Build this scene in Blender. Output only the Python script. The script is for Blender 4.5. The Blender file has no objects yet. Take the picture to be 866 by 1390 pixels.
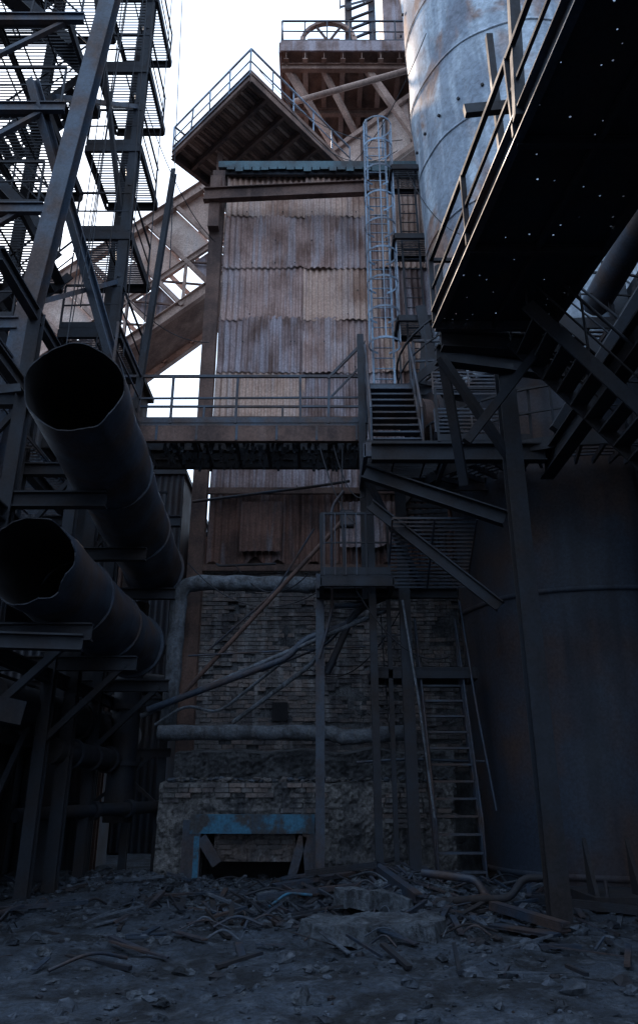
import bpy, math, random
from mathutils import Vector, noise, Matrix
R = random.Random(7)
S = bpy.context.scene
V = Vector

# ------------------------------------------------------------------ materials
def mat(name, c1, c2, c3, scale=1.2, lo=.42, hi=.62, streak=.5, slo=.5, shi=.7, rough=.75, metal=0.0, bump=0, fine=40.0, fr=(.6,1.3), warp=0):
    m = bpy.data.materials.new(name); m.use_nodes = True
    nt = m.node_tree; N = nt.nodes; L = nt.links
    bs = N["Principled BSDF"]
    tc = N.new("ShaderNodeTexCoord")
    def noi(sc, det=3, ro=.6, src=None):
        n = N.new("ShaderNodeTexNoise"); n.inputs["Scale"].default_value = sc
        n.inputs["Detail"].default_value = det; n.inputs["Roughness"].default_value = ro
        if warp: n.inputs["Distortion"].default_value=warp
        L.new(src if src else tc.outputs["Object"], n.inputs["Vector"]); return n.outputs["Fac"]
    def rng(f, a, b, o0=0., o1=1.):
        r = N.new("ShaderNodeMapRange"); r.inputs[1].default_value = a; r.inputs[2].default_value = b
        r.inputs[3].default_value = o0; r.inputs[4].default_value = o1
        L.new(f, r.inputs[0]); return r.outputs[0]
    def mix(f, a, b, bt='MIX'):
        x = N.new("ShaderNodeMix"); x.data_type = 'RGBA'; x.blend_type = bt
        if isinstance(f, float): x.inputs[0].default_value = f
        else: L.new(f, x.inputs[0])
        for i, q in ((6, a), (7, b)):
            if isinstance(q, tuple): x.inputs[i].default_value = (*q, 1)
            else: L.new(q, x.inputs[i])
        return x.outputs[2]
    mp = N.new("ShaderNodeMapping"); mp.inputs["Scale"].default_value = (1, 1, .12)
    L.new(tc.outputs["Object"], mp.inputs["Vector"])
    big=noi(scale,4)
    a = mix(rng(big, lo, hi), c1, c2)
    st = rng(noi(scale*3.5, 2, .6, mp.outputs[0]), slo, shi, 0, streak)
    a = mix(st, a, c3)
    fn=noi(fine*.5, 3, .75)
    f = rng(fn, .3, .7, *fr)
    cmb = N.new("ShaderNodeCombineColor")
    for i in range(3): L.new(f, cmb.inputs[i])
    a = mix(1.0, a, cmb.outputs[0], 'MULTIPLY')
    L.new(a, bs.inputs["Base Color"])
    L.new(rng(big, .3, .7, rough-.18, min(1, rough+.15)), bs.inputs["Roughness"])
    bs.inputs["Metallic"].default_value = metal
    if bump:
        bp = N.new("ShaderNodeBump"); bp.inputs["Strength"].default_value = bump; bp.inputs["Distance"].default_value = .03
        L.new(fn, bp.inputs["Height"]); L.new(bp.outputs[0], bs.inputs["Normal"])
    return m

M = {}
M['dark']  = mat("dark_steel", (.010,.015,.026), (.024,.019,.020), (.007,.009,.016), rough=.78, metal=0)
M['steel'] = mat("weathered_steel", (.030,.046,.074), (.062,.041,.037), (.017,.024,.038), rough=.62, metal=.1)
M['rust']  = mat("rusty_steel", (.125,.068,.052), (.062,.040,.037), (.16,.10,.085), rough=.85)
M['tan']   = mat("hazed_tan_beam", (.42,.29,.235), (.26,.17,.14), (.17,.12,.105), rough=.85)  # tan beams, lightened so the gallery's haze is part of the colour
M['pale']  = mat("pale_hazed_sheet", (.56,.43,.37), (.38,.265,.22), (.48,.41,.40), scale=.8, rough=.85)  # pale sheet; the washed-out look of bright haze is put into its colour
M['plank'] = mat("rusty_plank", (.24,.145,.11), (.14,.085,.068), (.30,.20,.16), rough=.85)
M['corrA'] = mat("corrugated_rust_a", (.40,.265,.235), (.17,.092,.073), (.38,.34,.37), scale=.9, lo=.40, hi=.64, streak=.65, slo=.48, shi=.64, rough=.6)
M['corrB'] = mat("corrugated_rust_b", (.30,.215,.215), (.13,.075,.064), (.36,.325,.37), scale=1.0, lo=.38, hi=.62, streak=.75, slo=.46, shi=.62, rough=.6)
M['corrC'] = mat("corrugated_rust_warmlit", (.52,.35,.28), (.29,.165,.12), (.46,.39,.385), scale=.8, lo=.42, hi=.66, streak=.5, rough=.6)  # rust tone with the warm light of the upper wall painted in
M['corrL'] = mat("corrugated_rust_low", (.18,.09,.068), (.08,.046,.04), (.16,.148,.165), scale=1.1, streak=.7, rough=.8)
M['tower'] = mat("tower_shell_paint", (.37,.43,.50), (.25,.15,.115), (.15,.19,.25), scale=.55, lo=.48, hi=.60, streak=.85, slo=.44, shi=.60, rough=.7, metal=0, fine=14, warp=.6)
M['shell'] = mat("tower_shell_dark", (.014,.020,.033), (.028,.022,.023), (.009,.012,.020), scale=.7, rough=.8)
M['tank']  = mat("dark_tank_plate", (.024,.034,.055), (.056,.033,.028), (.011,.015,.026), scale=.55, streak=.8, rough=.75)  # dark blue-brown plate for the lower part of the tower
M['ltsteel'] = mat("ladder_galvanised", (.20,.29,.40), (.12,.13,.16), (.09,.13,.18), rough=.5, metal=.1)
M['brickA']= mat("old_brick_a", (.125,.112,.112), (.06,.056,.063), (.23,.232,.245), scale=1.3, rough=.95, bump=.6, streak=.7)
M['brickB']= mat("old_brick_b", (.19,.15,.138), (.09,.08,.084), (.29,.285,.295), scale=1.3, rough=.95, bump=.6, streak=.7)
M['mortar']= mat("mortar", (.10,.104,.114), (.036,.038,.044), (.175,.175,.185), scale=1.6, rough=1, bump=.8)
M['conc']  = mat("crumbling_concrete", (.155,.15,.152), (.056,.057,.064), (.25,.24,.235), scale=1.5, lo=.44, hi=.58, rough=.95, bump=1.0, fine=26, fr=(.25,1.5))
M['slab']  = mat("sooty_concrete", (.072,.086,.107), (.032,.037,.047), (.13,.142,.16), scale=1.8, lo=.45, hi=.60, rough=.95, bump=1.0, fine=26, fr=(.25,1.5))
M['blue']  = mat("blue_paint", (.03,.14,.235), (.05,.05,.055), (.02,.07,.125), scale=2.6, lo=.45, hi=.56, rough=.75)
M['teal']  = mat("teal_gutter", (.03,.09,.12), (.04,.04,.045), (.02,.04,.055), rough=.6)
M['ground']= mat("slag_ground", (.032,.044,.064), (.009,.012,.018), (.095,.113,.142), scale=1.1, lo=.42, hi=.58, rough=1, bump=1.0, fine=34, fr=(.3,1.6))
M['stone'] = mat("rubble_stone", (.068,.084,.112), (.023,.029,.040), (.16,.176,.204), scale=2.0, rough=1)
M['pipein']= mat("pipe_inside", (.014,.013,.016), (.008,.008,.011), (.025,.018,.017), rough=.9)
M['wrap']  = mat("pipe_insulation", (.115,.132,.16), (.055,.058,.066), (.18,.18,.19), scale=4, rough=.9, bump=.8)

# ------------------------------------------------------------------ mesh builder
class B:
    def __init__(s, name, parent=None):
        s.name=name; s.v=[]; s.f=[]; s.mi=[]; s.sm=[]; s.parent=parent; s.mats=[]
    def m(s,k):
        if k not in s.mats: s.mats.append(k)
        return s.mats.index(k)
    def add(s, vs, fs, k, smooth=False):
        o=len(s.v); s.v+= [tuple(a) for a in vs]; i=s.m(k)
        for f in fs: s.f.append(tuple(o+a for a in f)); s.mi.append(i); s.sm.append(smooth)
    def hexa(s, p, k):
        s.add(p, [(0,3,2,1),(4,5,6,7),(0,1,5,4),(1,2,6,5),(2,3,7,6),(3,0,4,7)], k)
    def box(s, a, b, k):
        x0,y0,z0=a; x1,y1,z1=b
        s.hexa([(x0,y0,z0),(x1,y0,z0),(x1,y1,z0),(x0,y1,z0),(x0,y0,z1),(x1,y0,z1),(x1,y1,z1),(x0,y1,z1)],k)
    def frame(s,p,q,up=None):
        p=V(p);q=V(q);d=(q-p).normalized()
        up=V(up) if up else V((0,0,1))
        if abs(d.dot(up))>.98: up=V((0,1,0))
        sd=d.cross(up).normalized(); u=sd.cross(d).normalized()
        return p,q,d,sd,u
    def beam(s,p,q,w,h,k,up=None,ou=0,os=0):
        p,q,d,sd,u=s.frame(p,q,up)
        c=[(-w/2+os,-h/2+ou),(w/2+os,-h/2+ou),(w/2+os,h/2+ou),(-w/2+os,h/2+ou)]
        s.hexa([p+sd*a+u*b for a,b in c]+[q+sd*a+u*b for a,b in c],k)
    def ibeam(s,p,q,w,h,k,up=None,t=.025):
        s.beam(p,q,w,t,k,up,ou=h/2-t/2); s.beam(p,q,w,t,k,up,ou=-h/2+t/2)
        s.beam(p,q,t,h-2*t-.004,k,up)
    def chan(s,p,q,w,h,k,up=None,t=.02):
        s.beam(p,q,w,t,k,up,ou=h/2-t/2); s.beam(p,q,w,t,k,up,ou=-h/2+t/2)
        s.beam(p,q,t,h-2*t-.004,k,up,os=w/2-t/2)
    def tube(s,p,q,r,k,n=10,r2=None,caps=True):
        p,q,d,sd,u=s.frame(p,q); r2=r if r2 is None else r2
        A=[p+(sd*math.cos(t)+u*math.sin(t))*r for t in [2*math.pi*i/n for i in range(n)]]
        C=[q+(sd*math.cos(t)+u*math.sin(t))*r2 for t in [2*math.pi*i/n for i in range(n)]]
        s.add(A+C,[(i,(i+1)%n,n+(i+1)%n,n+i) for i in range(n)],k,True)
        if caps: s.add(A,[tuple(range(n))[::-1]],k); s.add(C,[tuple(range(n))],k)
    def pipe(s,pts,r,k,n=10,bend=.3,wob=0):
        P=[V(p) for p in pts]; out=[P[0]]
        for i in range(1,len(P)-1):
            a,b,c=P[i-1],P[i],P[i+1]
            l=min(bend,(b-a).length*.45,(c-b).length*.45)
            s0=b+(a-b).normalized()*l; s1=b+(c-b).normalized()*l
            for j in range(6):
                t=j/5; out.append(s0.lerp(b,t).lerp(b.lerp(s1,t),t))
        out.append(P[-1])
        if wob:
            o2=[]
            for i in range(len(out)-1):
                L=(out[i+1]-out[i]).length; m=max(1,int(L/.25))
                for j in range(m): o2.append(out[i].lerp(out[i+1],j/m))
            o2.append(out[-1]); out=o2
        vs=[];prev=None
        for i,p in enumerate(out):
            d=(out[min(i+1,len(out)-1)]-out[max(i-1,0)]).normalized()
            if prev is None:
                a=V((0,0,1)) if abs(d.z)<.9 else V((0,1,0)); sd=d.cross(a).normalized()
            else: sd=(prev-d*prev.dot(d)).normalized()
            prev=sd; u=sd.cross(d)
            rr=r*(1+wob*(R.random()-.5))
            off=V((R.random()-.5,R.random()-.5,R.random()-.5))*wob*r
            vs+=[p+off+(sd*math.cos(2*math.pi*j/n)+u*math.sin(2*math.pi*j/n))*rr for j in range(n)]
        fs=[(i*n+j,i*n+(j+1)%n,(i+1)*n+(j+1)%n,(i+1)*n+j) for i in range(len(out)-1) for j in range(n)]
        s.add(vs,fs,k,True)
        s.add(vs[:n],[tuple(range(n))],k); s.add(vs[-n:],[tuple(range(n))],k)
    def grating(s,o,u,v,k,sp=.07,th=.035,w=.012,cross=.6):
        o=V(o);u=V(u);v=V(v);n=max(2,int(v.length/sp))
        for i in range(n+1):
            a=o+v*(i/n); s.beam(a,a+u,w,th,k)
        m=max(1,int(u.length/cross))
        for i in range(m+1):
            a=o+u*(i/m)-V((0,0,.02)); s.beam(a,a+v,.03,.03,k)
    def deck(s,o,u,v,k='dark',gk='dark',h=.2,sp=.07,joists=True):
        o=V(o);u=V(u);v=V(v)
        s.grating(o,u,v,gk,sp)
        z=V((0,0,-h/2-.03))
        for a,b in ((o,o+u),(o+u,o+u+v),(o+u+v,o+v),(o+v,o)): s.chan(a+z,b+z,.08,h,k)
        if joists:
            n=max(1,int(u.length/1.4))
            for i in range(1,n): s.ibeam(o+u*(i/n)+z,o+u*(i/n)+v+z,.09,h*.8,k)
    def rail(s,pts,k='dark',h=1.1,sp=1.2,r=.022,toe=True):
        P=[V(p) for p in pts]; H=V((0,0,h))
        for a,b in zip(P,P[1:]):
            j=V((0,0,R.uniform(-.05,.05)))
            s.beam(a+H,b+H,r*2,r*2,k); s.beam(a+H*.52,b+H*.52+j,r*1.3,r*1.3,k)
            if toe: s.beam(a+V((0,0,.08)),b+V((0,0,.08)),.012,.14,k)
            n=max(1,int((b-a).length/sp))
            for i in range(n+1):
                c=a.lerp(b,i/n); s.beam(c,c+H+V((R.uniform(-.03,.03),R.uniform(-.03,.03),0)),r*1.8,r*1.8,k)
    def stair(s,a,b,wv,n,k='dark',rails=True,tread=.22,sh=.2):
        a=V(a);b=V(b);wv=V(wv)
        for o in (V((0,0,0)),wv): s.beam(a+o,b+o,.035,sh,k)
        run=(b-a); hd=V((run.x,run.y,0)).normalized()
        for i in range(1,n):
            c=a+run*(i/n)
            s.hexa([c-hd*tread/2-V((0,0,.02)),c+wv-hd*tread/2-V((0,0,.02)),c+wv+hd*tread/2-V((0,0,.02)),c+hd*tread/2-V((0,0,.02)),
                    c-hd*tread/2+V((0,0,.015)),c+wv-hd*tread/2+V((0,0,.015)),c+wv+hd*tread/2+V((0,0,.015)),c+hd*tread/2+V((0,0,.015))],k)
        if rails:
            for o in (V((0,0,0)),wv):
                H=V((0,0,1.0)); s.tube(a+o+H,b+o+H,.024,k,6); s.tube(a+o+H*.5,b+o+H*.5,.016,k,6)
                for i in range(4):
                    c=a+o+run*(i/3); s.tube(c,c+H,.02,k,6)
    def corr(s,o,u,w_,h_,k,pitch=.15,amp=.028,seed=0,nrm=(0,-1,0),jag=0.0,tilt=0.0,dent=.05):
        o=V(o);u=V(u).normalized();nn=V(nrm);nx=int(w_/pitch*6);ny=6;vs=[]
        for j in range(ny+1):
            for i in range(nx+1):
                x=w_*i/nx; z=h_*j/ny
                if j==0 and jag: z+= jag*max(0,noise.noise(V((x*2.1,seed,0))))
                d=amp*math.sin(2*math.pi*x/pitch)+ dent*noise.noise(V((x*1.1+seed*3,z*1.1,seed)))+tilt*(1-j/ny)
                vs.append(o+u*x+V((0,0,z))+nn*d)
        s.add(vs,[(j*(nx+1)+i,j*(nx+1)+i+1,(j+1)*(nx+1)+i+1,(j+1)*(nx+1)+i) for j in range(ny) for i in range(nx)],k,True)
    def cable(s,p,q,sag,k='dark',r=.012,n=14):
        p=V(p);q=V(q)
        s.pipe([p.lerp(q,i/n)-V((0,0,sag*4*(i/n)*(1-i/n))) for i in range(n+1)],r,k,5,bend=.01)
    def done(s):
        me=bpy.data.meshes.new(s.name); me.from_pydata(s.v,[],s.f)
        me.polygons.foreach_set("material_index",s.mi); me.polygons.foreach_set("use_smooth",s.sm)
        for k in s.mats: me.materials.append(M[k])
        me.update(); ob=bpy.data.objects.new(s.name,me); S.collection.objects.link(ob)
        if s.parent: ob.parent=s.parent
        return ob
def empty(n):
    e=bpy.data.objects.new(n,None); S.collection.objects.link(e); return e

# ------------------------------------------------------------------ ground
def gh(x,y):
    n=noise.noise(V((x*.35,y*.35,0)))*.12+noise.noise(V((x*1.3,y*1.3,3)))*.07+noise.noise(V((x*4,y*4,9)))*.035+noise.noise(V((x*9,y*9,4)))*.015
    near=1/(1+((x*x+(y-12)**2)/900))
    pile=.38*math.exp(-(((x-1.4)/1.9)**2+((y-13.2)/1.5)**2))+.22*math.exp(-(((x+3.2)/1.6)**2+((y-15.6)/1.2)**2))
    return (n+pile)*near-.03
g=B("ground"); NG=380; co=[]
for i in range(NG+1):
    t=2*i/NG-1; co.append(math.copysign(12*abs(t)+ 600*abs(t)**9,t))
vs=[(x,y+12,gh(x,y+12)) for y in co for x in co]
g.add(vs,[(j*(NG+1)+i,j*(NG+1)+i+1,(j+1)*(NG+1)+i+1,(j+1)*(NG+1)+i) for j in range(NG) for i in range(NG)],'ground',False)
g.done()

rb=B("rubble")
def rock(b,c,r,k):
    vs=[];n=6;sq=R.uniform(.35,.8);st=R.uniform(.7,1.5);ca=R.uniform(0,3)
    for (th,m) in ((-.9,.6),(-.2,1),(.45,.85),(.95,.35)):
        for i in range(n):
            a=2*math.pi*i/n+th*.4; q=r*m*(.65+.7*R.random()); x=q*math.cos(a)*st; y=q*math.sin(a)
            vs.append((c[0]+x*math.cos(ca)-y*math.sin(ca),c[1]+x*math.sin(ca)+y*math.cos(ca),c[2]+r*sq*th+R.uniform(-.15,.15)*r))
    fs=[(j*n+i,j*n+(i+1)%n,(j+1)*n+(i+1)%n,(j+1)*n+i) for j in range(3) for i in range(n)]+[tuple(range(3*n,4*n))]
    b.add(vs,fs,k)
for _ in range(13000):
    q_=R.random()
    if q_<.28: x=R.gauss(1.3,1.7); y=R.gauss(13.0,1.5)
    elif q_<.42: x=R.gauss(-2.5,1.6); y=R.gauss(15,1.0)
    else: x=R.uniform(-9,8); y=R.uniform(4,20)
    if noise.noise(V((x*.6,y*.6,7)))<-.15 and R.random()<.7: continue
    r=min(.11,.009+.015*R.expovariate(1.3)**1.5)
    rock(rb,(x,y,gh(x,y)+r*.2),r,R.choice(['stone','stone','ground','ground','slab','dark']))
rb.done()

sl=B("concrete_slab")
def roughslab(b,x0,x1,y0,y1,z,th,k,seed,rot=0):
    nx,ny=30,18
    def pt(i,j):
        u=i/nx;v=j/ny;x=x0+(x1-x0)*u;y=y0+(y1-y0)*v
        e=.3*noise.noise(V((x*2.3,y*2.3,seed)))
        x+=e*(2*abs(u-.5));y+=e*(2*abs(v-.5)); 
        zz=z+th+.06*noise.noise(V((x*3,y*3,seed)))+.02*noise.noise(V((x*11,y*11,seed)))+rot*(u-.5)
        if i in(0,nx) or j in (0,ny): zz-=th+.1
        return (x,y,zz)
    vs=[pt(i,j) for j in range(ny+1) for i in range(nx+1)]
    b.add(vs,[(j*(nx+1)+i,j*(nx+1)+i+1,(j+1)*(nx+1)+i+1,(j+1)*(nx+1)+i) for j in range(ny) for i in range(nx)],k)
roughslab(sl,-.2,1.5,10.1,11.1,.06,.11,'slab',3,.06)
roughslab(sl,.2,1.1,11.6,12.1,.22,.12,'slab',5,-.1)
roughslab(sl,-.9,-.3,12.9,13.3,.1,.1,'slab',8,.05)
sl.done()
sc=B("scrap_metal")
for p,q,w,h,k in [((-.7,13.4,.25),(1.0,14.2,.42),.2,.05,'steel'),((-.9,12.6,.18),(.6,13.0,.3),.14,.06,'steel'),
    ((.9,13.4,.5),(1.35,11.9,.25),.12,.12,'steel'),((-.2,13.7,.4),(.9,13.3,.55),.09,.09,'dark'),((-.6,14.6,.25),(.6,14.3,.4),.25,.04,'steel'),
    ((2.3,11.6,.2),(2.9,10.4,.12),.14,.1,'steel'),((3.0,12.3,.2),(4.4,11.6,.12),.1,.1,'dark'),((-2.6,13.7,.08),(-1.6,14.0,.1),.12,.03,'steel'),
    ((2.1,10.7,.1),(2.7,10.1,.08),.2,.03,'steel'),((.2,14.8,.3),(1.4,15.2,.5),.3,.03,'dark'),((-4.8,12.2,.06),(-3.4,12.9,.09),.09,.05,'steel')]:
    sc.chan(p,q,w,h,k)
sc.pipe([(1.5,12.6,.5),(2.2,12.2,.45),(2.4,12.1,.1)],.055,'steel',bend=.1)
sc.pipe([(1.6,12.0,.2),(2.6,11.9,.25),(2.8,11.9,.5),(3.2,11.7,.5)],.05,'dark',bend=.12)
sc.pipe([(-.7,12.3,.1),(-.45,12.6,.24),(-.1,12.7,.2)],.02,'blue',bend=.1)
for i in range(420):
    x=R.gauss(.9,2.0) if i<290 else R.uniform(-6,5);y=R.gauss(12.7,1.6) if i<290 else R.uniform(8,16);a=R.uniform(0,3.14);l=R.uniform(.15,.9);z=gh(x,y)+.04
    k=R.choice(['steel','steel','dark','dark','stone'])
    if i%4: sc.beam((x,y,z),(x+l*math.cos(a),y+l*math.sin(a),z+R.uniform(-.02,.16)),R.uniform(.02,.09),R.uniform(.008,.04),k)
    else:
        b_=a+R.uniform(-1,1); sc.pipe([(x,y,z),(x+l*.5*math.cos(a),y+l*.5*math.sin(a),z+.12),(x+l*.5*math.cos(a)+l*.5*math.cos(b_),y+l*.5*math.sin(a)+l*.5*math.sin(b_),z)],R.uniform(.006,.02),k,5,bend=.2)
sc.done()

# ------------------------------------------------------------------ furnace building
fb=empty("furnace_building")
XL,XR,YF=-2.8,3.6,18.0
w=B("cladding",fb)
rows=[(17.05,18.6),(15.25,17.12),(13.55,15.35),(11.9,13.65),(10.2,12.0),(8.5,10.3),(6.6,8.6)]
cols=[(-2.72,-.35),(-.42,1.75),(1.68,3.65)]
for ri,(z0,z1) in enumerate(rows):
    for ci,(x0,x1) in enumerate(cols):
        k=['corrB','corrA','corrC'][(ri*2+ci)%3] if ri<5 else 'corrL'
        if ri==0: k='corrC'  # top row uses the sheet with warm light in its colour
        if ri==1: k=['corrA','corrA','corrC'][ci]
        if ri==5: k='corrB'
        xx0=x0+(R.uniform(-.02,.02))
        w.corr((xx0,YF-.03*(ri%2)-.03*(ci%2),z0+(R.uniform(-.05,.02))),(1,0,0),x1-x0,z1-z0,k,pitch=.165,amp=.038,seed=ri*7+ci,jag=.6 if ri==6 else .06,tilt=R.uniform(.02,.05),dent=.11)
w.corr((-1.9,YF-.16,6.9),(1,0,.0),1.0,1.3,'corrL',seed=201,jag=.2,tilt=.12); w.corr((.5,YF-.18,7.0),(1,0,0),1.5,1.2,'corrB',seed=203,jag=.3,tilt=.1)
for i in range(70):
    ri=R.randrange(6); x=R.uniform(-2.6,3.4); z=rows[ri][0]+R.choice([.12,.9])
    w.box((x,YF-.12,z),(x+.03,YF-.09,z+.03),'dark')
w.done()
w=B("walls",fb)
w.box((XL+.1,YF+.16,6.4),(XR,27,18.7),'rust')
w.box((XL-.15,YF-.35,18.62),(XR+.1,27.2,18.85),'teal')
w.box((XL-.05,YF-.24,18.45),(XR+.05,YF-.14,18.6),'dark')
for i in range(26):
    x=XL+.1+i*.25; w.box((x,YF-.36,18.5+R.uniform(-.05,.05)),(x+.22,YF-.352,18.7),'teal')
w.done()
w=B("frame",fb)
w.ibeam((-2.92,17.8,0),(-2.92,17.8,18.5),.36,.3,'rust')
w.ibeam((-3.25,17.3,17.25),(1.4,16.9,17.15),.2,.42,'rust')
w.beam((-2.95,17.45,16.2),(-2.95,17.45,18.0),.3,.25,'rust')
w.ibeam((3.75,18,0),(3.75,18,18.5),.36,.3,'rust')
for z in (10.4,8.45,6.5): w.chan((-2.8,17.75,z),(3.6,17.75,z),.08,.16,'rust')
w.done()
w=B("brickwork",fb)
nx,nz=110,70; vs=[]
for j in range(nz+1):
    for i in range(nx+1):
        x=XL+.05+6.35*i/nx; z=-.3+6.8*j/nz
        vs.append((x,YF+.045+.05*noise.noise(V((x*1.5,z*1.8,2)))+.03*noise.noise(V((x*6,z*6,2))),z))
w.add(vs,[(j*(nx+1)+i,j*(nx+1)+i+1,(j+1)*(nx+1)+i+1,(j+1)*(nx+1)+i) for j in range(nz) for i in range(nx)],'mortar')
w.box((XL+.05,YF+.2,-.3),(XR,YF+1.2,6.5),'mortar')
z=2.0;row=0
while z<6.45:
    x=XL+.05-(row%2)*.14
    while x<3.6:
        L=.27*R.uniform(.88,1.05)
        if x+L>3.65: break
        ero=noise.noise(V((x*.8,z*1.1,5)))
        if R.random()>.07+(.25 if ero>.33 else 0):
            dy=R.uniform(-.02,.02)+max(0,ero)*.10
            zj=noise.noise(V((x*.7,row*.1,2)))*.03+R.uniform(-.006,.006)
            w.box((x,YF-.03+dy,z+zj),(x+L-R.uniform(.008,.02),YF+.13,z+zj+.082),'brickA' if R.random()<.6 else 'brickB')
        x+=L
    z+=.094;row+=1
w.box((-1.05,YF-.06,3.05),(-.7,YF-.04,3.45),'pipein')
w.done()
w=B("foundation",fb)
def rough_wall(b,x0,x1,y,z0,z1,k,amp=.09,seed=0,nx=110,nz=36,topback=1.5):
    vs=[]
    for j in range(nz+1):
        for i in range(nx+1):
            x=x0+(x1-x0)*i/nx; z=z0+(z1-z0)*j/nz
            d=amp*noise.noise(V((x*1.6,z*2.4,seed)))+amp*.6*noise.noise(V((x*6,z*7,seed)))+amp*.5*noise.noise(V((x*14,z*14,seed)))
            zz=z+(.10*noise.noise(V((x*1.3,seed,1))) if j==nz else 0)
            vs.append((x,y+d+.05,zz))
    fs=[(j*(nx+1)+i,j*(nx+1)+i+1,(j+1)*(nx+1)+i+1,(j+1)*(nx+1)+i) for j in range(nz) for i in range(nx)]
    o=len(vs)
    for i in range(nx+1):
        v=vs[nz*(nx+1)+i]; vs.append((v[0],y+topback,v[2]+.12))
    fs+=[(nz*(nx+1)+i,nz*(nx+1)+i+1,o+i+1,o+i) for i in range(nx)]
    b.add(vs,fs,k)
rough_wall(w,-3.1,-2.25,16.15,-.2,1.75,'conc',seed=1,nx=30)
rough_wall(w,-2.25,-.2,16.15,.86,1.75,'conc',seed=1,nx=70,nz=20)
rough_wall(w,-.2,2.6,16.15,-.2,1.75,'conc',seed=1)
rough_wall(w,-3.0,2.8,17.0,1.5,2.35,'mortar',seed=4,amp=.12,topback=1.2)
w.box((-3.1,16.25,-.2),(-2.95,18.2,1.6),'conc')
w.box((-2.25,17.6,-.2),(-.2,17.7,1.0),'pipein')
w.box((-2.3,16.6,-.2),(-2.25,17.6,.9),'conc'); w.box((-.2,16.6,-.2),(-.15,17.6,.9),'conc')
rough_wall(w,-2.0,-.45,16.3,.36,.9,'brickB',seed=9,nx=40,nz=14,topback=.1)
for i in range(260):
    x=R.uniform(-3,2.6); rock(w,(x,R.uniform(16.2,16.9),1.78+R.random()*.05),R.uniform(.02,.08),R.choice(['stone','conc','brickA']))
w.done()
w=B("masonry_courses",fb)
for r_ in range(9):
    z=.95+r_*.09; x=-3.0
    while x<2.5:
        L=R.uniform(.18,.3)
        if noise.noise(V((x*.9,z*2,11)))>.05: w.box((x,16.11+R.uniform(-.03,.05),z),(x+L,16.3,z+.075),R.choice(['brickA','brickB','conc']))
        x+=L+.02
for r_ in range(5):
    z=.4+r_*.09; x=-1.95+.03*(4-r_)
    while x<-.6:
        L=.22
        if R.random()<.45: w.box((x,16.28+R.uniform(-.02,.03),z),(min(x+L,-.5),16.5,z+.075),R.choice(['brickA','brickB']))
        x+=L+.02
w.done()
w=B("hearth_portal")
w.chan((-2.42,16.0,1.03),(-.08,16.0,1.03),.22,.33,'blue')
w.beam((-2.38,15.99,1.1),(-2.38,15.99,-.1),.34,.16,'steel',up=(0,1,0))
w.beam((-2.28,15.93,.82),(-2.28,15.93,-.1),.10,.06,'blue',up=(0,1,0))
w.beam((-2.2,15.95,.8),(-1.88,15.95,.35),.2,.07,'steel',up=(0,1,0))
w.beam((-.16,15.98,.86),(-.1,15.98,.0),.3,.14,'steel',up=(0,1,0))
w.beam((-.3,15.94,.82),(-.5,15.94,.15),.16,.06,'steel',up=(0,1,0))
w.done()

# ------------------------------------------------------------------ pipes at centre
p=B("insulated_pipe")
p.pipe([(-3.2,17.2,2.9),(-3.1,16.8,3.5),(-3.08,16.8,5.9),(-.1,16.8,5.85),(.2,16.9,5.9),(.3,17.4,5.9)],.17,'wrap',12,bend=.45,wob=.16); p.done()
p=B("insulated_pipe")
p.pipe([(-3.3,16.7,2.72),(.2,16.75,2.72),(.5,16.6,2.62),(1.9,16.5,2.72)],.15,'wrap',12,bend=.4,wob=.16); p.done()
p=B("fallen_pipes")
p.pipe([(-3.44,15.6,2.95),(-1.5,15.3,3.75),(1.33,15,4.9)],.045,'wrap'); 
p.pipe([(-3.3,15.5,3.05),(-.6,15.2,4.0),(-.3,15.2,4.35),(.9,15.1,4.75)],.065,'steel',bend=.4)
p.pipe([(-2.83,15.7,3.2),(.53,15.2,6.85)],.045,'rust')
p.pipe([(-2.3,16.2,4.3),(-.9,15.6,5.4),(-.1,15.1,6.6)],.022,'steel')
p.pipe([(-1.7,15.9,2.85),(-.1,15.5,3.95),(.2,15.5,4.5)],.045,'wrap')
p.pipe([(-3.2,15.8,2.8),(-2.6,15.8,3.2),(-2.0,15.8,3.0),(0.1,15.4,4.6)],.03,'wrap')
p.pipe([(-1.2,16.3,3.9),(.2,15.4,4.3),(1.0,15.1,5.3)],.025,'steel')
p.pipe([(-2.6,15.6,4.1),(.9,15.1,4.2)],.018,'steel')
p.pipe([(0.3,14.9,4.95),(.9,15.0,5.0),(1.3,15,5.6)],.06,'steel',bend=.2)
p.pipe([(.15,15.2,3.7),(.7,15.1,4.9),(1.4,15,5.2)],.07,'dark',bend=.3)
p.pipe([(.0,14.7,3.9),(.25,14.7,4.8),(.25,14.6,6.9),(.5,14.5,7.2)],.03,'steel',bend=.2)
p.pipe([(.7,15.3,2.1),(1.6,15.1,2.15),(3.0,14.9,2.1)],.025,'steel')
p.done()
p=B("hanging_conduit")
p.pipe([(-3.0,17.3,8.0),(0,16.9,8.25),(.7,16.6,8.25)],.035,'steel')
p.pipe([(-2.4,17.6,6.55),(-2.3,17.4,6.45),(-1,17.4,6.5)],.03,'dark')
p.cable((-.2,14.9,5.6),(-1.9,17.2,6.4),.5); p.cable((1.6,15,4.9),(-.2,16.6,4.0),.6)
p.cable((1.2,15,5.0),(1.3,15,2.6),.2); p.cable((-2.9,16.6,6.3),(.2,15,5.4),.7); p.cable((.6,14,5.2),(2.4,14.4,3.9),.5)
p.cable((.5,15.0,8.45),(.45,14.8,6.6),.1,r=.014); p.cable((.3,15.0,8.45),(.9,14.3,7.0),.4); p.cable((.0,15.0,8.45),(.7,14.2,6.4),.3)
p.done()
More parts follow.
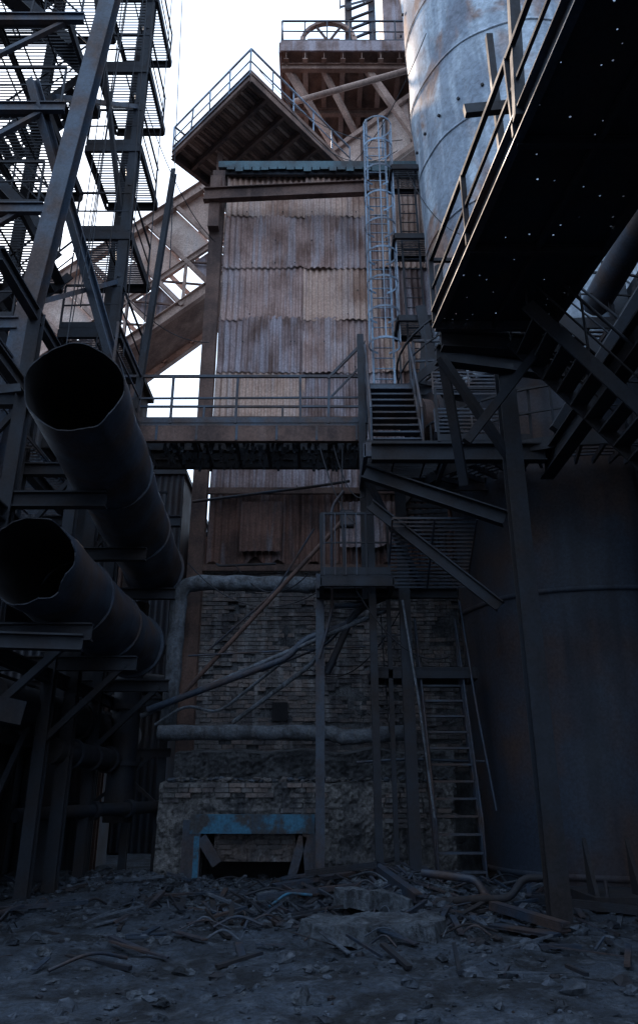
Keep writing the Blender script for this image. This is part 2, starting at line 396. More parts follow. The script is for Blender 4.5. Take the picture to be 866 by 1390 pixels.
w=B("junction_box"); w.box((.42,14.65,6.5),(.70,14.8,6.85),'dark'); w.box((.44,14.63,6.53),(.68,14.648,6.82),'steel'); w.tube((.5,14.72,5.3),(.5,14.72,6.5),.02,'steel',6); w.done()

# ------------------------------------------------------------------ walkway
w=B("walkway_bridge")
w.deck((-4.6,15,8.95),(5.6,0,0),(0,1.35,0),'steel','dark',h=.25)
w.chan((-4.6,14.94,8.66),(1.0,14.94,8.66),.12,.36,'rust')
w.chan((-4.6,16.4,8.66),(1.0,16.4,8.66),.12,.36,'dark')
for i in range(9): w.beam((-4.4+i*.66,15,8.5),(-4.4+i*.66,16.35,8.5),.07,.1,'dark')
for i in range(7): w.beam((-4.3+i*.85,14.87,8.5),(-4.3+i*.85,14.87,8.84),.05,.012,'steel')
w.rail([(-4.6,15,8.95),(1.0,15,8.95)],'steel',1.15,1.12,.03)
w.rail([(-4.6,16.35,8.95),(1.0,16.35,8.95)],'steel',1.1,1.4,.025)
w.rail([(-3.9,15,8.95),(-3.9,12.8,8.95)],'steel',1.1,1.1,.025)
w.deck((-4.6,12.6,8.9),(.75,0,0),(0,2.35,0),'dark','dark',h=.25)
for i in range(160):
    x=-3.4+R.random()*4.2; y=15.05+R.random()*1.2; w.beam((x,y,8.6),(x+R.uniform(-.05,.05),y,8.47-R.uniform(.02,.16)),.06,.02,'dark')
w.done()
w=B("insulated_pipe")
w.pipe([(-3.2,17.0,9.6),(-.4,17.0,9.55),(.3,17,9.3),(.9,17,9.4),(2.4,17,9.4)],.09,'wrap',bend=.3,wob=.1); w.done()

w=B("steel_staircase")
w.stair((1.02,13.6,7.6),(1.02,14.9,9.85),(1.0,0,0),11,'steel',rails=False,tread=.2,sh=.26)
for x in (1.02,2.02):
    w.tube((x,13.6,8.6),(x,14.9,10.85),.03,'steel',6)
    for i in range(4):
        t=i/3; w.tube((x,13.6+1.3*t,7.6+2.25*t),(x,13.6+1.3*t,8.6+2.25*t),.025,'steel',6)
w.deck((.95,14.9,9.85),(2.2,0,0),(0,1.4,0),'steel','dark',h=.25)
w.rail([(1.0,14.95,9.85),(.2,15.0,8.95)],'steel',1.1,1.0,.03,False)
w.rail([(2.1,14.9,9.85),(3.1,14.9,9.85)],'steel',1.1,1.0,.03)
w.beam((.9,14.6,5.0),(.9,14.6,10.9),.14,.14,'dark')
w.done()
w=B("stair_platform")
w.deck((.85,12.9,7.55),(3.0,0,0),(0,1.7,0),'steel','dark',h=.28,sp=.09)
w.ibeam((.85,13.3,7.1),(3.2,12.6,5.95),.24,.26,'dark')
w.ibeam((.95,13.4,6.5),(3.0,12.7,4.45),.18,.2,'dark')
w.ibeam((.95,12.85,7.3),(4.1,12.85,7.3),.2,.34,'dark')
w.beam((1.0,14.3,0),(1.0,14.3,7.3),.13,.13,'dark')
w.ibeam((1.62,14.5,0),(1.62,14.5,7.3),.2,.2,'dark')
w.beam((1.32,14.6,0),(1.32,14.6,5.0),.08,.08,'dark')
w.ibeam((.02,15,0),(.02,15,5.6),.16,.16,'steel')
w.ibeam((-.05,14.9,5.2),(2.7,14.9,5.2),.14,.2,'dark')
w.beam((.9,13.9,7.3),(2.0,14.6,5.2),.1,.1,'dark')
w.rail([(3.9,12.9,7.55),(2.2,12.9,7.55)],'dark',1.1,.9,.025)
w.grating((1.3,13.0,6.1),(1.5,0,0),(0,1.4,-.9),'steel',sp=.09)
w.deck((.05,13.9,5.3),(1.3,0,0),(0,1.1,0),'dark','dark',h=.18)
w.rail([(.05,15.0,5.3),(.05,13.9,5.3),(1.3,13.9,5.3)],'dark',1.2,.35,.022)
for i in range(4): w.beam((.1+.2*i,13.88,5.3),(.1+.2*i,13.88,6.5),.02,.02,'steel')
for z in (7.9,8.7):
    w.grating((2.2,13.2,z),(1.4,0,0),(0,.05,.5),'steel',sp=.08)
w.done()

w=B("caged_ladder")
lx,ly=1.62,16.9
for dx in (-.26,.26): w.beam((lx+dx,ly,9.8),(lx+dx,ly,18.9),.05,.07,'ltsteel')
z=9.9
while z<18.8: w.tube((lx-.26,ly,z),(lx+.26,ly,z),.016,'ltsteel',6); z+=.3
hz=[11.8,12.7,13.6,14.5,15.4,16.3,17.2,18.1,18.9]
def hoop(cx,cy,z,r):
    P=[(cx+r*math.sin(a),cy-.05-r*(1+math.cos(a))+.0,z) for a in [math.pi-.35-(2*math.pi-.7)*i/14 for i in range(15)]]
    for a,b in zip(P,P[1:]): w.beam(a,b,.012,.06,'ltsteel')
    return P
for z in hz: PP=hoop(lx,ly,z,.4)
for i in (2,4,7,10,12): w.beam((PP[i][0],PP[i][1],11.8),(PP[i][0],PP[i][1],18.9),.035,.01,'ltsteel')
w.pipe([(lx-.26,ly,18.6),(lx-.26,ly,19.8),(lx-.26,ly+.7,19.8),(lx-.26,ly+.7,19.0)],.03,'ltsteel',bend=.3)
w.pipe([(lx+.26,ly,18.6),(lx+.26,ly,19.8),(lx+.26,ly+.7,19.8),(lx+.26,ly+.7,19.0)],.03,'ltsteel',bend=.3)
w.done()
w=B("steel_ladder")
for dx in (0,.45): w.beam((2.25+dx,16.6,10),(2.15+dx,16.6,17.6),.05,.05,'dark')
z=10
while z<17.5: w.tube((2.2,16.6,z),(2.65,16.6,z),.015,'dark',6); z+=.3
for z in (12.5,15,17.3): w.deck((1.95,16.2,z),(1.1,0,0),(0,.9,0),'dark','dark',h=.14)
w.beam((2.7,15.9,10.6),(2.5,16.1,12.7),.25,.06,'dark'); w.beam((2.4,15.9,10.6),(2.6,16.1,12.5),.12,.06,'dark')
w.done()

w=B("ladder_stair")
w.stair((1.95,14.1,.1),(1.85,14.9,3.7),(.78,0,0),13,'steel',rails=True,tread=.16,sh=.12)
w.deck((1.0,14.6,3.72),(1.9,0,0),(0,.9,0),'dark','dark',h=.16)
w.rail([(1.0,14.6,3.72),(1.7,14.6,3.72)],'dark',1.1,.7,.022,False)
w.pipe([(1.55,14.2,4.9),(1.75,14.0,3.0),(1.9,13.9,1.2)],.022,'wrap')
w.pipe([(2.7,14.7,5.0),(2.8,14.3,3.0),(2.95,14.0,1.3)],.022,'steel')
w.done()

# ------------------------------------------------------------------ tower
tw=empty("hot_blast_stove_tower")
def revolve(b,c,prof,k,n=72,dent=.02):
    vs=[]
    for z,r in prof:
        for i in range(n):
            a=2*math.pi*i/n
            rr=r+dent*noise.noise(V((math.cos(a)*2.2,math.sin(a)*2.2,z*.5)))
            vs.append((c[0]+rr*math.cos(a),c[1]+rr*math.sin(a),z))
    b.add(vs,[(j*n+i,j*n+(i+1)%n,(j+1)*n+(i+1)%n,(j+1)*n+i) for j in range(len(prof)-1) for i in range(n)],k,True)
TC=(5.35,16.0)
def tr(z): return 2.2+ (.35*z/13 if z<13 else .35+.035*(z-13))
w=B("upper_shell",tw)
zs=[9.5+.5*i for i in range(50)]
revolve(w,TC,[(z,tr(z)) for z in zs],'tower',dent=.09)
for z in (11.8,14.2,16.6,19.0,21.4,23.8,26.2):
    revolve(w,TC,[(z-.03,tr(z)+.015),(z-.025,tr(z)+.03),(z+.025,tr(z)+.03),(z+.03,tr(z)+.015)],'tower',dent=.09)
for z in [12.4,17.3,22.5]:
    for i in range(9):
        a=math.pi*(.95+.6*i/8); r=tr(z)+.03
        x=TC[0]+r*math.cos(a);y=TC[1]+r*math.sin(a); w.tube((x,y,z),(x+.06*math.cos(a),y+.06*math.sin(a),z),.04,'dark',8)
w.done()
w=B("lower_shell",tw)
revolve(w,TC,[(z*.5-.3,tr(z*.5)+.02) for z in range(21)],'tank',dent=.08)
for z in (.3,5.0,9.7): revolve(w,TC,[(z-.05,tr(z)+.02),(z-.04,tr(z)+.06),(z+.04,tr(z)+.06),(z+.05,tr(z)+.02)],'tank',dent=.08)
w.done()
w=B("anchor_brackets",tw)
bx,by=4.35,12.9
w.box((bx-.45,by-.5,.02),(bx+.5,by+.9,.2),'dark')
for dx in (-.35,.3):
    x=bx+dx; w.add([(x-.03,by-.35,.2),(x-.03,by,.2),(x-.03,by,.95),(x+.03,by-.35,.2),(x+.03,by,.2),(x+.03,by,.95)],[(0,1,2),(3,5,4),(0,2,5,3),(1,4,5,2),(0,3,4,1)],'dark')
    w.tube((x+.12,by-.4,.2),(x+.12,by-.4,.42),.03,'steel',6)
w.done()
w=B("service_ring",tw)
for i in range(30):
    a0=math.pi*(.8+i*.04);a1=math.pi*(.8+(i+1)*.04)
    for z in (9.9,7.5):
        q=lambda r,a,zz:(TC[0]+r*math.cos(a),TC[1]+r*math.sin(a),zz)
        for rr in (2.65,2.8,2.95,3.1,3.25,3.4): w.beam(q(rr,a0,z),q(rr,a1,z),.05,.03,'steel')
        w.beam(q(2.5,a0,z-.08),q(3.5,a0,z-.08),.05,.1,'steel')
        w.beam(q(3.5,a0,z-.05),q(3.5,a1,z-.05),.03,.24,'dark')
        w.beam(q(3.5,a0,z+1.1),q(3.5,a1,z+1.1),.04,.04,'dark'); w.beam(q(3.5,a0,z+.6),q(3.5,a1,z+.6),.03,.03,'dark')
        if i%3==0: w.beam(q(3.5,a0,z),q(3.5,a0,z+1.1),.04,.04,'dark')
w.pipe([(2.6,13.9,12.2),(2.6,13.9,8.4),(3.0,13.9,8.0)],.09,'dark'); 
w.pipe([(7.2,13.2,30),(7.2,13.2,12)],.3,'tower'); w.done()
w=B("large_flanged_duct")
w.tube((2.4,14.9,8.9),(3.4,15.2,8.9),.55,'shell',28); w.tube((2.3,14.87,8.9),(2.4,14.9,8.9),.66,'steel',28); w.tube((2.1,14.82,8.9),(2.3,14.87,8.9),.5,'rust',28)
w.done()

# ------------------------------------------------------------------ perforated platform
w=B("perforated_platform")
def PP_(t,sx,z):
    y=2.5+t*7.5; x0=2.55-.106*(y-2.5); return V((x0+sx*1.75,y,z))
Z=8.2; nt_,ns_=44,9
for i in range(nt_):
    for j in range(ns_):
        a=PP_(i/nt_,j/ns_,Z);b=PP_((i+1)/nt_,j/ns_,Z);c=PP_((i+1)/nt_,(j+1)/ns_,Z);d=PP_(i/nt_,(j+1)/ns_,Z)
        if R.random()<.24:
            m=(a+b+c+d)/4+V((R.uniform(-.06,.06),R.uniform(-.06,.06),0)); r=R.uniform(.006,.015)
            sq=[a,(a+b)/2,b,(b+c)/2,c,(c+d)/2,d,(d+a)/2]
            oc=[m+(q-m).normalized()*r for q in sq]
            w.add(sq+oc,[(k,(k+1)%8,8+(k+1)%8,8+k) for k in range(8)],'dark')
        else: w.add([a,b,c,d],[(0,1,2,3)],'dark')
w.chan(PP_(0,0,Z+.05),PP_(1,0,Z+.05),.1,.32,'steel'); w.chan(PP_(1,1,Z+.05),PP_(0,1,Z+.05),.1,.32,'dark')
w.beam(PP_(1,0,Z-.02),PP_(1,1,Z-.02),.08,.24,'steel')
w.beam(PP_(.0,.5,Z-.07),PP_(1,.5,Z-.07),.06,.1,'dark')
for t in (.05,.28,.52,.76): w.ibeam(PP_(t,0,Z-.08),PP_(t,1,Z-.08),.07,.13,'dark')
H=1.15
w.beam(PP_(0,0,Z+H),PP_(1.0,0,Z+H),.06,.06,'dark'); w.beam(PP_(0,0,Z+.62),PP_(1.0,0,Z+.62),.04,.04,'dark')
for t in (.05,.28,.52,.76,1.0): w.beam(PP_(t,0,Z),PP_(t,0,Z+H),.07,.05,'dark')
w.beam(PP_(1,0,Z+H),PP_(1,.5,Z+H),.06,.06,'dark')
w.beam(PP_(.72,-.0,Z+2.0),PP_(.72,.9,Z+2.2),.1,.16,'dark')
w.beam(PP_(.5,0,Z+.1),PP_(.5,.1,Z+3.2),.12,.12,'dark'); w.beam(PP_(.8,.4,Z+.1),PP_(.8,.4,Z+4.2),.1,.1,'dark')
w.ibeam((3.0,11.0,0),(3.0,11.0,8.0),.26,.26,'dark')
w.ibeam((1.85,10.6,8.0),(4.3,11.2,8.0),.2,.3,'dark'); w.ibeam((1.85,10.1,7.95),(3.7,10.3,7.95),.2,.3,'dark')
w.beam((1.95,10.6,7.9),(2.3,11.4,6.1),.14,.14,'dark'); w.beam((3.0,11.0,6.3),(1.9,10.5,7.9),.12,.12,'dark')
w.beam(PP_(.97,.15,6.1),PP_(.97,.95,7.9),.12,.12,'dark')
w.done()

w=B("crane_girder")
w.ibeam((4.25,13.4,7.2),(4.25,3.0,7.2),.25,.4,'dark'); w.ibeam((4.25,3.2,7.0),(4.25,3.2,0),.25,.25,'dark')
w.done()
w=B("steel_staircase")
w.stair((5.1,8.9,5.0),(2.9,9.1,7.9),(0,.95,0),13,'dark',rails=True,tread=.24)
w.stair((4.9,10.6,7.6),(3.1,10.9,9.9),(0,.9,0),11,'dark',rails=True,tread=.24)
w.done()
w=B("plate_steel_shed")
for i in range(22):
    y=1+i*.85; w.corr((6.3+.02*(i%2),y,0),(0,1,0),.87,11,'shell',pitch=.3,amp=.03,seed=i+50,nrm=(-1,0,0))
for z in (2.5,5.5,8.5): w.chan((6.2,1,z),(6.2,13.4,z),.14,.26,'dark')
for y in (2,5,8,11,13.3): w.ibeam((6.1,y,0),(6.1,y,12),.3,.3,'dark',up=(0,1,0))
w.box((6.4,1,11),(14,20,11.3),'dark'); w.box((6.45,1,0),(6.6,19.7,11),'dark')
for y in (3,5.5,8,10.5,12.5): w.beam((4.2,y,7.6),(6.2,y+.3,10.6),.14,.16,'dark')
w.pipe([(5.6,1,10.6),(5.5,13,10.6)],.28,'steel'); w.pipe([(5.0,1,11.6),(4.9,12.6,11.6)],.14,'dark')
w.done()
w=B("guard_rail")
w.rail([(4.9,11.7,.55),(5.9,10.2,.55)],'ltsteel',1.1,1.0,.03,False); w.beam((4.9,11.7,0),(4.9,11.7,.6),.05,.05,'ltsteel'); w.beam((5.9,10.2,0),(5.9,10.2,.6),.05,.05,'ltsteel'); w.done()

# ------------------------------------------------------------------ big open pipes left
def bigpipe(name,a,b,r,jag=.04):
    w=B(name); p,q,d,sd,u=w.frame(a,b); n=64; L=(q-p).length; m=24; vs=[];vi=[]
    for j in range(m+1):
        for i in range(n):
            t=2*math.pi*i/n; e=sd*math.cos(t)+u*math.sin(t)
            dd=d*(L*j/m)
            if j==0: dd=d*(jag*(noise.noise(e*2.0+V((r,L,0)))*2+noise.noise(e*7)*.6))
            rr=r+.035*noise.noise(V((e.x*2,e.z*2,j*.4)))
            vs.append(p+dd+e*rr); vi.append(p+dd+e*(rr-.015))
    f=[(j*n+i,j*n+(i+1)%n,(j+1)*n+(i+1)%n,(j+1)*n+i) for j in range(m) for i in range(n)]
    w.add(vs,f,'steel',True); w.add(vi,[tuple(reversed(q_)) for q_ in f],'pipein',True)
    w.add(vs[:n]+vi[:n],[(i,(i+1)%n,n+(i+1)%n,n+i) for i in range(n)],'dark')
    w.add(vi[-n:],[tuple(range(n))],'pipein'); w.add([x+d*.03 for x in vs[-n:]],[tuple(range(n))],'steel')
    def ring(t,w_=.05,h=.05):
        c=p+d*t
        A=[]
        for (o,rr) in ((0,r-.03),(0,r+h),(w_,r+h),(w_,r-.03)):
            A+=[c+d*o+(sd*math.cos(2*math.pi*i/n)+u*math.sin(2*math.pi*i/n))*rr for i in range(n)]
        w.add(A,[(j*n+i,j*n+(i+1)%n,(j+1)*n+(i+1)%n,(j+1)*n+i) for j in range(3) for i in range(n)],'steel')
    ring(L*.33,.03,.03); ring(L*.66,.03,.03); ring(L-.12,.1,.06)
    return w
w=bigpipe("gas_main_pipe",(-3.08,8.6,6.33),(-3.72,17,6.25),.62); w.done()
w=bigpipe("gas_main_pipe",(-3.72,9.6,4.36),(-3.72,15.6,4.3),.58,.08); w.done()
w=B("pipe_rack")
for y in (10.6,13.4,16.4):
    for x in (-5.6,-4.55): w.ibeam((x,y,0),(x,y,8.8),.2,.2,'dark')
    for z in (3.62,5.55,7.2): w.ibeam((-6.2,y,z),(-3.1,y,z),.16,.24,'dark')
    w.beam((-4.5,y,2.4),(-3.3,y,3.6),.1,.1,'dark'); w.beam((-5.6,y,5.6),(-4.5,y,7.2),.08,.08,'dark'); w.beam((-5.6,y,.2),(-4.5,y,3.5),.09,.09,'dark')
for x in (-5.6,-4.55):
    for z in (3.4,5.3,7.35,8.7): w.ibeam((x,9,z),(x,18,z),.14,.22,'dark')
w.ibeam((-5.3,9.5,3.35),(-3.0,9.9,3.35),.2,.2,'dark')
w.grating((-7.5,10,7.6),(2.2,0,0),(0,7,0),'steel',sp=.14); w.grating((-7.5,9.5,5.4),(2.0,0,0),(0,7,0),'steel',sp=.14)
w.beam((-6.1,8.9,6.2),(-4.1,9.4,6.75),.05,.12,'dark'); w.beam((-6.3,9,3.0),(-3.9,10.6,2.55),.12,.3,'dark')
w.rail([(-5.4,9.3,7.6),(-5.4,16,7.6)],'dark',1.1,1.2)
for x in (-5.0,-4.2,-3.5): w.ibeam((x,18.4,0),(x,18.4,8.7 if x<-4.5 else 6.2),.16,.16,'dark')
for z in (1.3,2.4,3.5,4.7,6.0): w.ibeam((-6.5,18.3,z),(-3.3,18.3,z),.12,.18,'dark')
for z in (1.3,3.5): w.beam((-5.0,18.3,z),(-3.5,18.3,z+1.2),.07,.07,'dark'); w.beam((-3.5,18.35,z),(-5.0,18.35,z+1.2),.07,.07,'dark')
w.grating((-5.2,17.2,7.1),(1.6,0,0),(0,1.4,0),'dark',sp=.1); w.rail([(-5.2,17.2,7.1),(-3.6,17.2,7.1)],'dark',1.1,.8)
w.done()
for (a,b,r) in (((-5.0,12,2.9),(-4.7,20,2.85),.35),((-4.6,14,2.25),(-4.3,18,2.2),.22),((-6.3,9,5.1),(-6.0,18.8,5.0),.4),((-4.2,17.6,5.6),(-4.2,17.6,1.0),.3),((-3.6,18.8,3.9),(-6.5,18.8,4.2),.25),((-5.4,15,1.2),(-3.4,18,1.3),.12)):
    w=B("service_pipe"); w.tube(a,b,r,'dark',24)
    for i in range(1,4):
        c=V(a).lerp(V(b),i/4); e=(V(b)-V(a)).normalized()*.05; w.tube(c-e,c+e,r+.05,'shell',24)
    w.done()
w=B("retaining_wall")
w.box((-7.4,6,-.3),(-6.6,26,3.2),'shell'); w.box((-7.5,6,3.2),(-6.45,26,3.4),'dark')
for i in range(20): w.ibeam((-6.5,6.5+i,0),(-6.5,6.5+i,3.2),.14,.16,'dark')
w.chan((-6.4,6,2.6),(-6.4,26,2.6),.1,.2,'dark')
w.done()

w=B("crusher_shed")
for i in range(5):
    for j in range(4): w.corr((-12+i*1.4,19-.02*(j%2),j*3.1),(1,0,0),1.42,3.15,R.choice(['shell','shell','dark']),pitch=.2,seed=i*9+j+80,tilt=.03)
w.box((-12,19.1,0),(-5.1,20.6,12.4),'dark'); w.box((-12.1,18.85,12.4),(-4.95,20.7,12.55),'dark')
w.ibeam((-5.05,18.9,0),(-5.05,18.9,12.3),.25,.25,'rust')
w.done()
w=B("boiler_house")
for i in range(5):
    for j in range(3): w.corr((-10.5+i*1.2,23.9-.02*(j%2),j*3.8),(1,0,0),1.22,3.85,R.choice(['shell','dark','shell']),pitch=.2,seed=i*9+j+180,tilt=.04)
w.box((-10.5,24.05,0),(-4.5,30,11.4),'dark'); w.box((-10.6,23.8,11.4),(-4.4,30.1,11.55),'dark')
w.box((-4.49,26,0),(-1.5,30,9.9),'shell'); w.box((-4.39,25.9,9.9),(-1.4,30.1,10.05),'dark')
for z in (1.5,4,6.5): w.ibeam((-4.48,25.8,z),(-2.5,25.8,z),.15,.2,'rust')
w.ibeam((-3.9,25.75,0),(-3.9,25.75,9.8),.2,.2,'rust')
w.done()
def hall(name,x,y0,y1,h,sgn,depth=12):
    w=B(name); n=int((y1-y0)/1.6)
    for i in range(n):
        w.corr((x+.02*(i%2),y0+i*1.6,0),(0,1,0),1.62,h,R.choice(['shell','dark']),pitch=.3,amp=.03,seed=i+150,nrm=(-sgn,0,0))
    a,b=sorted((x+sgn*.12,x+sgn*depth)); w.box((a,y0,0),(b,y0+n*1.6,h),'dark'); w.box((a-.3,y0-.3,h),(b+.3,y0+n*1.6+.3,h+.3),'dark')
    for i in range(0,n,3): w.ibeam((x-sgn*.12,y0+i*1.6,0),(x-sgn*.12,y0+i*1.6,h),.3,.3,'dark')
    w.done()
hall("unseen_shade_hall",-9.5,-22,8,14,-1)  # added out of view on the left to shade the yard floor
hall("unseen_shade_block",8.5,-22,1,14,1)  # unseen building added on the right, keeps sky light off the ground

# ------------------------------------------------------------------ stair tower upper left
w=B("trestle_stair_tower")
w.ibeam((-6.1,12,0),(-4.6,12,18.6),.34,.34,'steel'); w.ibeam((-4.62,12,18.6),(-4.1,12,25),.34,.34,'steel')
for x,y in ((-4.45,14.4),(-6.9,14.4),(-8.6,12.3),(-5.2,16.2)): w.ibeam((x,y,0),(x,y,25),.22,.22,'dark')
lev=[9.6,12.2,14.8,17.4,20.0,22.6]
for i,z in enumerate(lev):
    w.deck((-8.6,12.0,z),(2.7+(.35*i*.4),0,0),(0,2.5,0),'dark','dark',h=.22,sp=.085)
    w.deck((-5.6,14.3,z-1.3),(1.3,0,0),(0,2.0,0),'dark','dark',h=.22,sp=.085)
    w.rail([(-8.6,12,z),(-5.6+.12*i,12,z)],'dark',1.1,1.1)
    w.rail([(-4.35,14.3,z-1.3),(-4.35,16.3,z-1.3)],'dark',1.1,1.0)
    w.rail([(-5.6,14.3,z-1.3),(-4.35,14.3,z-1.3)],'dark',1.1,.8)
    w.ibeam((-8.6,11.85,z-.2),(-5.4+.1*i,11.85,z-.2),.12,.24,'steel')
    if i<5:
        if i%2: w.stair((-5.6,12.6,z),(-7.9,12.6,z+2.6),(0,.8,0),12,'dark')
        else:   w.stair((-7.9,13.4,z),(-5.5,13.4,z+2.6),(0,.8,0),12,'dark')
        w.beam((-8.6,11.9,z),(-5.6+.15*i,11.9,z+2.5),.11,.09,'steel')
        if i%2==0: w.beam((-5.5,11.95,z+.2),(-4.5,14.3,z+2.5),.1,.1,'steel')
        w.beam((-4.45,14.3,z),(-5.2,16.2,z+2.5),.08,.08,'dark')
w.ibeam((-5.9,11.7,15.2),(-4.05,14.2,9.2),.2,.2,'steel')
w.beam((-5.2,11.8,19.5),(-4.6,14.4,14),.1,.1,'dark')
w.chan((-3.95,14.9,9.2),(-3.75,15.6,16.5),.12,.2,'dark')
w.done()
w=B("hanging_cables")
for i in range(9):
    x=-4.7+R.uniform(-.8,.9); y=13.5+R.uniform(-1,1.6); w.cable((x,y,24),(x+R.uniform(-.4,.5),y,8.5+R.random()*3),R.uniform(-.1,.1),r=.012)
w.cable((-4.2,14,17),(-2.9,17.5,15.8),.5); w.cable((-4.5,14.2,12),(-2.9,17.6,12.6),.4)
w.cable((-2.0,18.9,24),(2.4,17,19),1.0); w.cable((1,17.9,19),(2.8,14.4,20),.5); w.cable((-3.9,15,25),(-3.5,15,13),.3)
w.cable((-1.2,19.6,23.6),(2.3,17.4,19),1.4); w.cable((2.4,16.6,17.5),(3.1,13.8,13),.4)
w.done()

# ------------------------------------------------------------------ inclined gallery
w=B("inclined_conveyor_gallery")
A=V((-11.2,24,12.8)); Bq=V((-1.0,24.5,22.1)); D=(Bq-A).normalized(); U=V((0,-1,0)).cross(D).normalized()
if U.z<0: U=-U
HG=4.0
for yo in (0,2.6):
    o=V((0,yo,0))
    w.ibeam(A+o,Bq+o,.28,.4,'tan'); w.ibeam(A+o+U*HG,Bq+o+U*HG,.28,.4,'tan'); w.ibeam(A+o+U*1.5,Bq+o+U*1.5,.18,.22,'tan')
    n=10
    for i in range(n+1):
        a=A.lerp(Bq,i/n)+o; w.beam(a,a+U*HG,.16,.16,'tan')
        if i<n: b=A.lerp(Bq,(i+1)/n)+o; w.beam(a,b+U*1.5,.12,.12,'tan'); w.beam(b+V((0,.0,0)),a+U*1.5,.07,.07,'rust')
w.hexa([A+V((0,.2,0)),Bq+V((0,.2,0)),Bq+V((0,2.4,0)),A+V((0,2.4,0)),A+V((0,.2,0))+U*.06,Bq+V((0,.2,0))+U*.06,Bq+V((0,2.4,0))+U*.06,A+V((0,2.4,0))+U*.06],'plank')
for i in range(10):
    a=A.lerp(Bq,i/10+.005)+V((0,.16,0)); b=A.lerp(Bq,(i+1)/10-.005)+V((0,.16,0))
    h0=1.55; h1=3.85 if i!=5 else 2.9
    w.hexa([a+U*h0,b+U*h0,b+U*h0+V((0,.03,0)),a+U*h0+V((0,.03,0)),a+U*h1,b+U*h1,b+U*h1+V((0,.03,0)),a+U*h1+V((0,.03,0))],'pale' if i%2 else 'corrC')
    if i in (3,5,7): w.hexa([a+U*.3,b+U*.3,b+U*.3+V((0,.03,0)),a+U*.3+V((0,.03,0)),a+U*1.4,b+U*1.4,b+U*1.4+V((0,.03,0)),a+U*1.4+V((0,.03,0))],'corrB')
w.beam((-9.4,24,0),(-8.6,24,15),.3,.3,'rust'); w.beam((-9.4,26.4,0),(-8.6,26.4,15),.3,.3,'rust')
w.done()

w=B("charging_platform")
Lc,Nc,Rc=V((-5.4,22,23.6)),V((-2.27,18.7,23.6)),V((1.18,23,23.6)); Fc=Lc+Rc-Nc
w.hexa([Nc,Rc,Fc,Lc,Nc+V((0,0,.08)),Rc+V((0,0,.08)),Fc+V((0,0,.08)),Lc+V((0,0,.08))],'plank')
for i in range(34):
    t=(i+.5)/34; dz=-.012-.02*R.random(); w.beam(Nc.lerp(Lc,t)+V((0,0,dz)),Rc.lerp(Fc,t)+V((0,0,dz)),.11,.016,R.choice(['plank','plank','rust','tan']))
for i in range(7):
    t=i/6; w.ibeam(Nc.lerp(Rc,t)-V((0,0,.2)),Lc.lerp(Fc,t)-V((0,0,.2)),.12,.26,'rust')
for t in (.0,1.): w.ibeam(Nc.lerp(Lc,t)-V((0,0,.22)),Rc.lerp(Fc,t)-V((0,0,.22)),.16,.34,'rust')
for a,b in ((Nc,Lc),(Nc,Rc)): w.chan(a+V((0,0,-.1)),b+V((0,0,-.1)),.1,.5,'plank')
w.rail([Lc,Nc,Rc],'ltsteel',1.15,1.0,.03)
w.rail([Lc-V((.0,-.0,0)),Fc],'steel',1.15,1.0,.03)
w.ibeam((Fc.x,Fc.y-1.6,18.8),(Fc.x,Fc.y-1.6,23.2),.3,.3,'rust')
w.ibeam((-3.6,21.8,18.8),(-3.6,21.8,23.2),.2,.2,'rust'); w.ibeam((.4,22.3,18.8),(.4,22.3,23.2),.25,.25,'rust')
w.done()

w=B("furnace_top_house")
x0,x1,y0,y1,z0=-1.5,4.9,22.2,30,29
w.box((x0,y0,z0),(x1,y1,z0+.1),'plank')
w.box((x0-.03,y0-.08,z0-.1),(x1,y0-.002,z0+.45),'corrB')
w.box((x0-.1,y0,z0-.1),(x0-.004,y1,z0+.45),'corrB')
for i in range(9): w.ibeam((x0+.2+i*.75,y0,z0-.25),(x0+.2+i*.75,y1,z0-.25),.2,.4,'tan' if i%2 else 'plank')
for i in range(4): w.ibeam((x0,y0+.3+i*2.2,z0-.6),(x1,y0+.3+i*2.2,z0-.6),.2,.3,'plank')
w.rail([(x0,y1,z0+.45),(x0,y0,z0+.45),(x1,y0,z0+.45)],'steel',1.2,.9,.03)
for i in range(3): w.ibeam((x0+1.2+i*2.2,y0+3.5,19),(x0+1.2+i*2.2,y0+3.5,29),.35,.35,'rust')
w.beam((x0+.2,y0+.4,28.6),(x0+3.3,y0+2.6,24.0),.25,.25,'tan'); w.beam((x0+1.6,y0+.4,28.6),(x0+3.9,y0+2.6,25),.2,.2,'tan'); w.beam((x0+5.6,y0+.5,24.2),(x0+3.4,y0+.5,28.6),.25,.25,'tan')
w.box((x0+2.6,y0+1,z0+.6),(x0+2.9,y0+1.3,z0+6),'steel'); w.box((x0+3.6,y0+1,z0+.6),(x0+3.9,y0+1.3,z0+6),'steel')
for i in range(8): w.beam((x0+2.7,y0+1,z0+1.2+i*.6),(x0+3.8,y0+1,z0+1.8+i*.6),.1,.08,'steel')
w.box((x0+4.2,y0+.6,z0+.6),(x1,y1,z0+4.6),'corrB'); w.box((x0+1.0,y0+2.0,z0+.6),(x0+2.4,y1,z0+3.2),'corrA')
w.rail([(x0+2.4,y0+.9,z0+3.6),(x1,y0+.5,z0+4.6)],'steel',1.1,.9,.03)
c=V((x0+1.9,y0+.9,z0+1.6))
for i in range(24):
    a,b=2*math.pi*i/24,2*math.pi*(i+1)/24
    w.beam(c+V((math.cos(a)*1.1,0,math.sin(a)*1.1)),c+V((math.cos(b)*1.1,0,math.sin(b)*1.1)),.2,.12,'tan')
for i in range(6):
    a=math.pi*i/3; w.beam(c,c+V((math.cos(a)*1.1,0,math.sin(a)*1.1)),.08,.08,'rust')
w.done()
w=B("inclined_chute")
a=V((-1.2,25.2,21.4)); b=V((4.6,24.2,25.8)); 
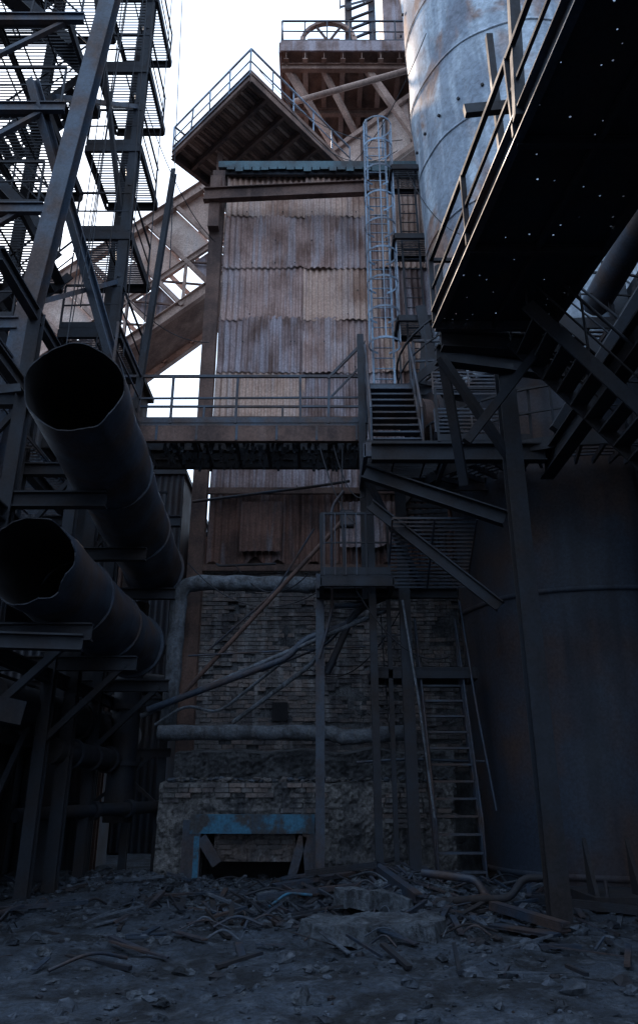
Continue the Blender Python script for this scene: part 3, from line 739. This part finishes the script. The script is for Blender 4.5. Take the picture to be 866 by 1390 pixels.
for dz,k in ((0,'tan'),(2.4,'corrB')):
    w.beam(a+V((0,0,dz)),b+V((0,0,dz)),2.2,.12,k)
w.beam(a+V((0,-1.12,1.2)),b+V((0,-1.12,1.2)),.06,2.3,'pale')
for i in range(7):
    c=a.lerp(b,i/6); w.beam(c+V((0,-1.2,0)),c+V((0,-1.2,2.4)),.1,.1,'rust')
w.beam(a+V((0,-1.25,2.5)),b+V((0,-1.25,2.5)),.15,.2,'tan'); w.beam(a+V((0,-1.25,-.1)),b+V((0,-1.25,-.1)),.15,.2,'tan')
w.done()
w=B("steel_pipe_brace"); w.tube((-.9,21,24.9),(3.3,20.3,25.7),.11,'tan',10); w.done()

w=B("distant_plant_building")
for x,y,ww,h in ((-14,48,9,10),(4,50,20,16),(-30,55,14,18)):
    w.box((x,y,-.3),(x+ww,y+8,h),'shell'); w.box((x-.2,y-.2,h),(x+ww+.2,y+8.2,h+.4),'dark')
    for i in range(int(ww/1.5)): w.box((x+.5+i*1.5,y-.04,h*.3),(x+1.2+i*1.5,y-.004,h*.3+1),'pipein')
w.done()

# ------------------------------------------------------------------ light / world / camera
EL,AZ=math.radians(40),math.radians(-32)
wd=bpy.data.worlds.new("World"); S.world=wd; wd.use_nodes=True
nt=wd.node_tree; bg=nt.nodes["Background"]; sky=nt.nodes.new("ShaderNodeTexSky"); sky.sky_type='NISHITA'
sky.sun_disc=False; sky.sun_elevation=EL; sky.sun_rotation=AZ; sky.air_density=1.3; sky.dust_density=4.0; sky.ozone_density=1.5
mx=nt.nodes.new("ShaderNodeMix"); mx.data_type='RGBA'; mx.inputs[0].default_value=.8
mx.inputs[7].default_value=(9.2,12.0,16.0,1)      # bright hazy overcast veil over the clear sky
nt.links.new(sky.outputs[0],mx.inputs[6]); nt.links.new(mx.outputs[2],bg.inputs[0]); bg.inputs[1].default_value=.15
su=bpy.data.lights.new("sun","SUN"); su.energy=5.0; su.angle=math.radians(2); su.color=(1,.80,.64)
so=bpy.data.objects.new("sun",su); S.collection.objects.link(so)
dirv=V((math.sin(AZ)*math.cos(EL),math.cos(AZ)*math.cos(EL),math.sin(EL)))
so.rotation_euler=dirv.to_track_quat('Z','Y').to_euler(); so.location=dirv*60
cam=bpy.data.cameras.new("camera"); co_=bpy.data.objects.new("camera",cam); S.collection.objects.link(co_)
cam.sensor_fit='VERTICAL'; cam.sensor_height=36; cam.lens=27.19; cam.shift_y=-.0324; cam.clip_end=3000; cam.clip_start=.05
co_.location=(0,0,1.6); co_.rotation_euler=(math.radians(90+22),0,0)
S.camera=co_
S.view_settings.view_transform='Standard'; S.view_settings.look='None'; S.view_settings.exposure=0
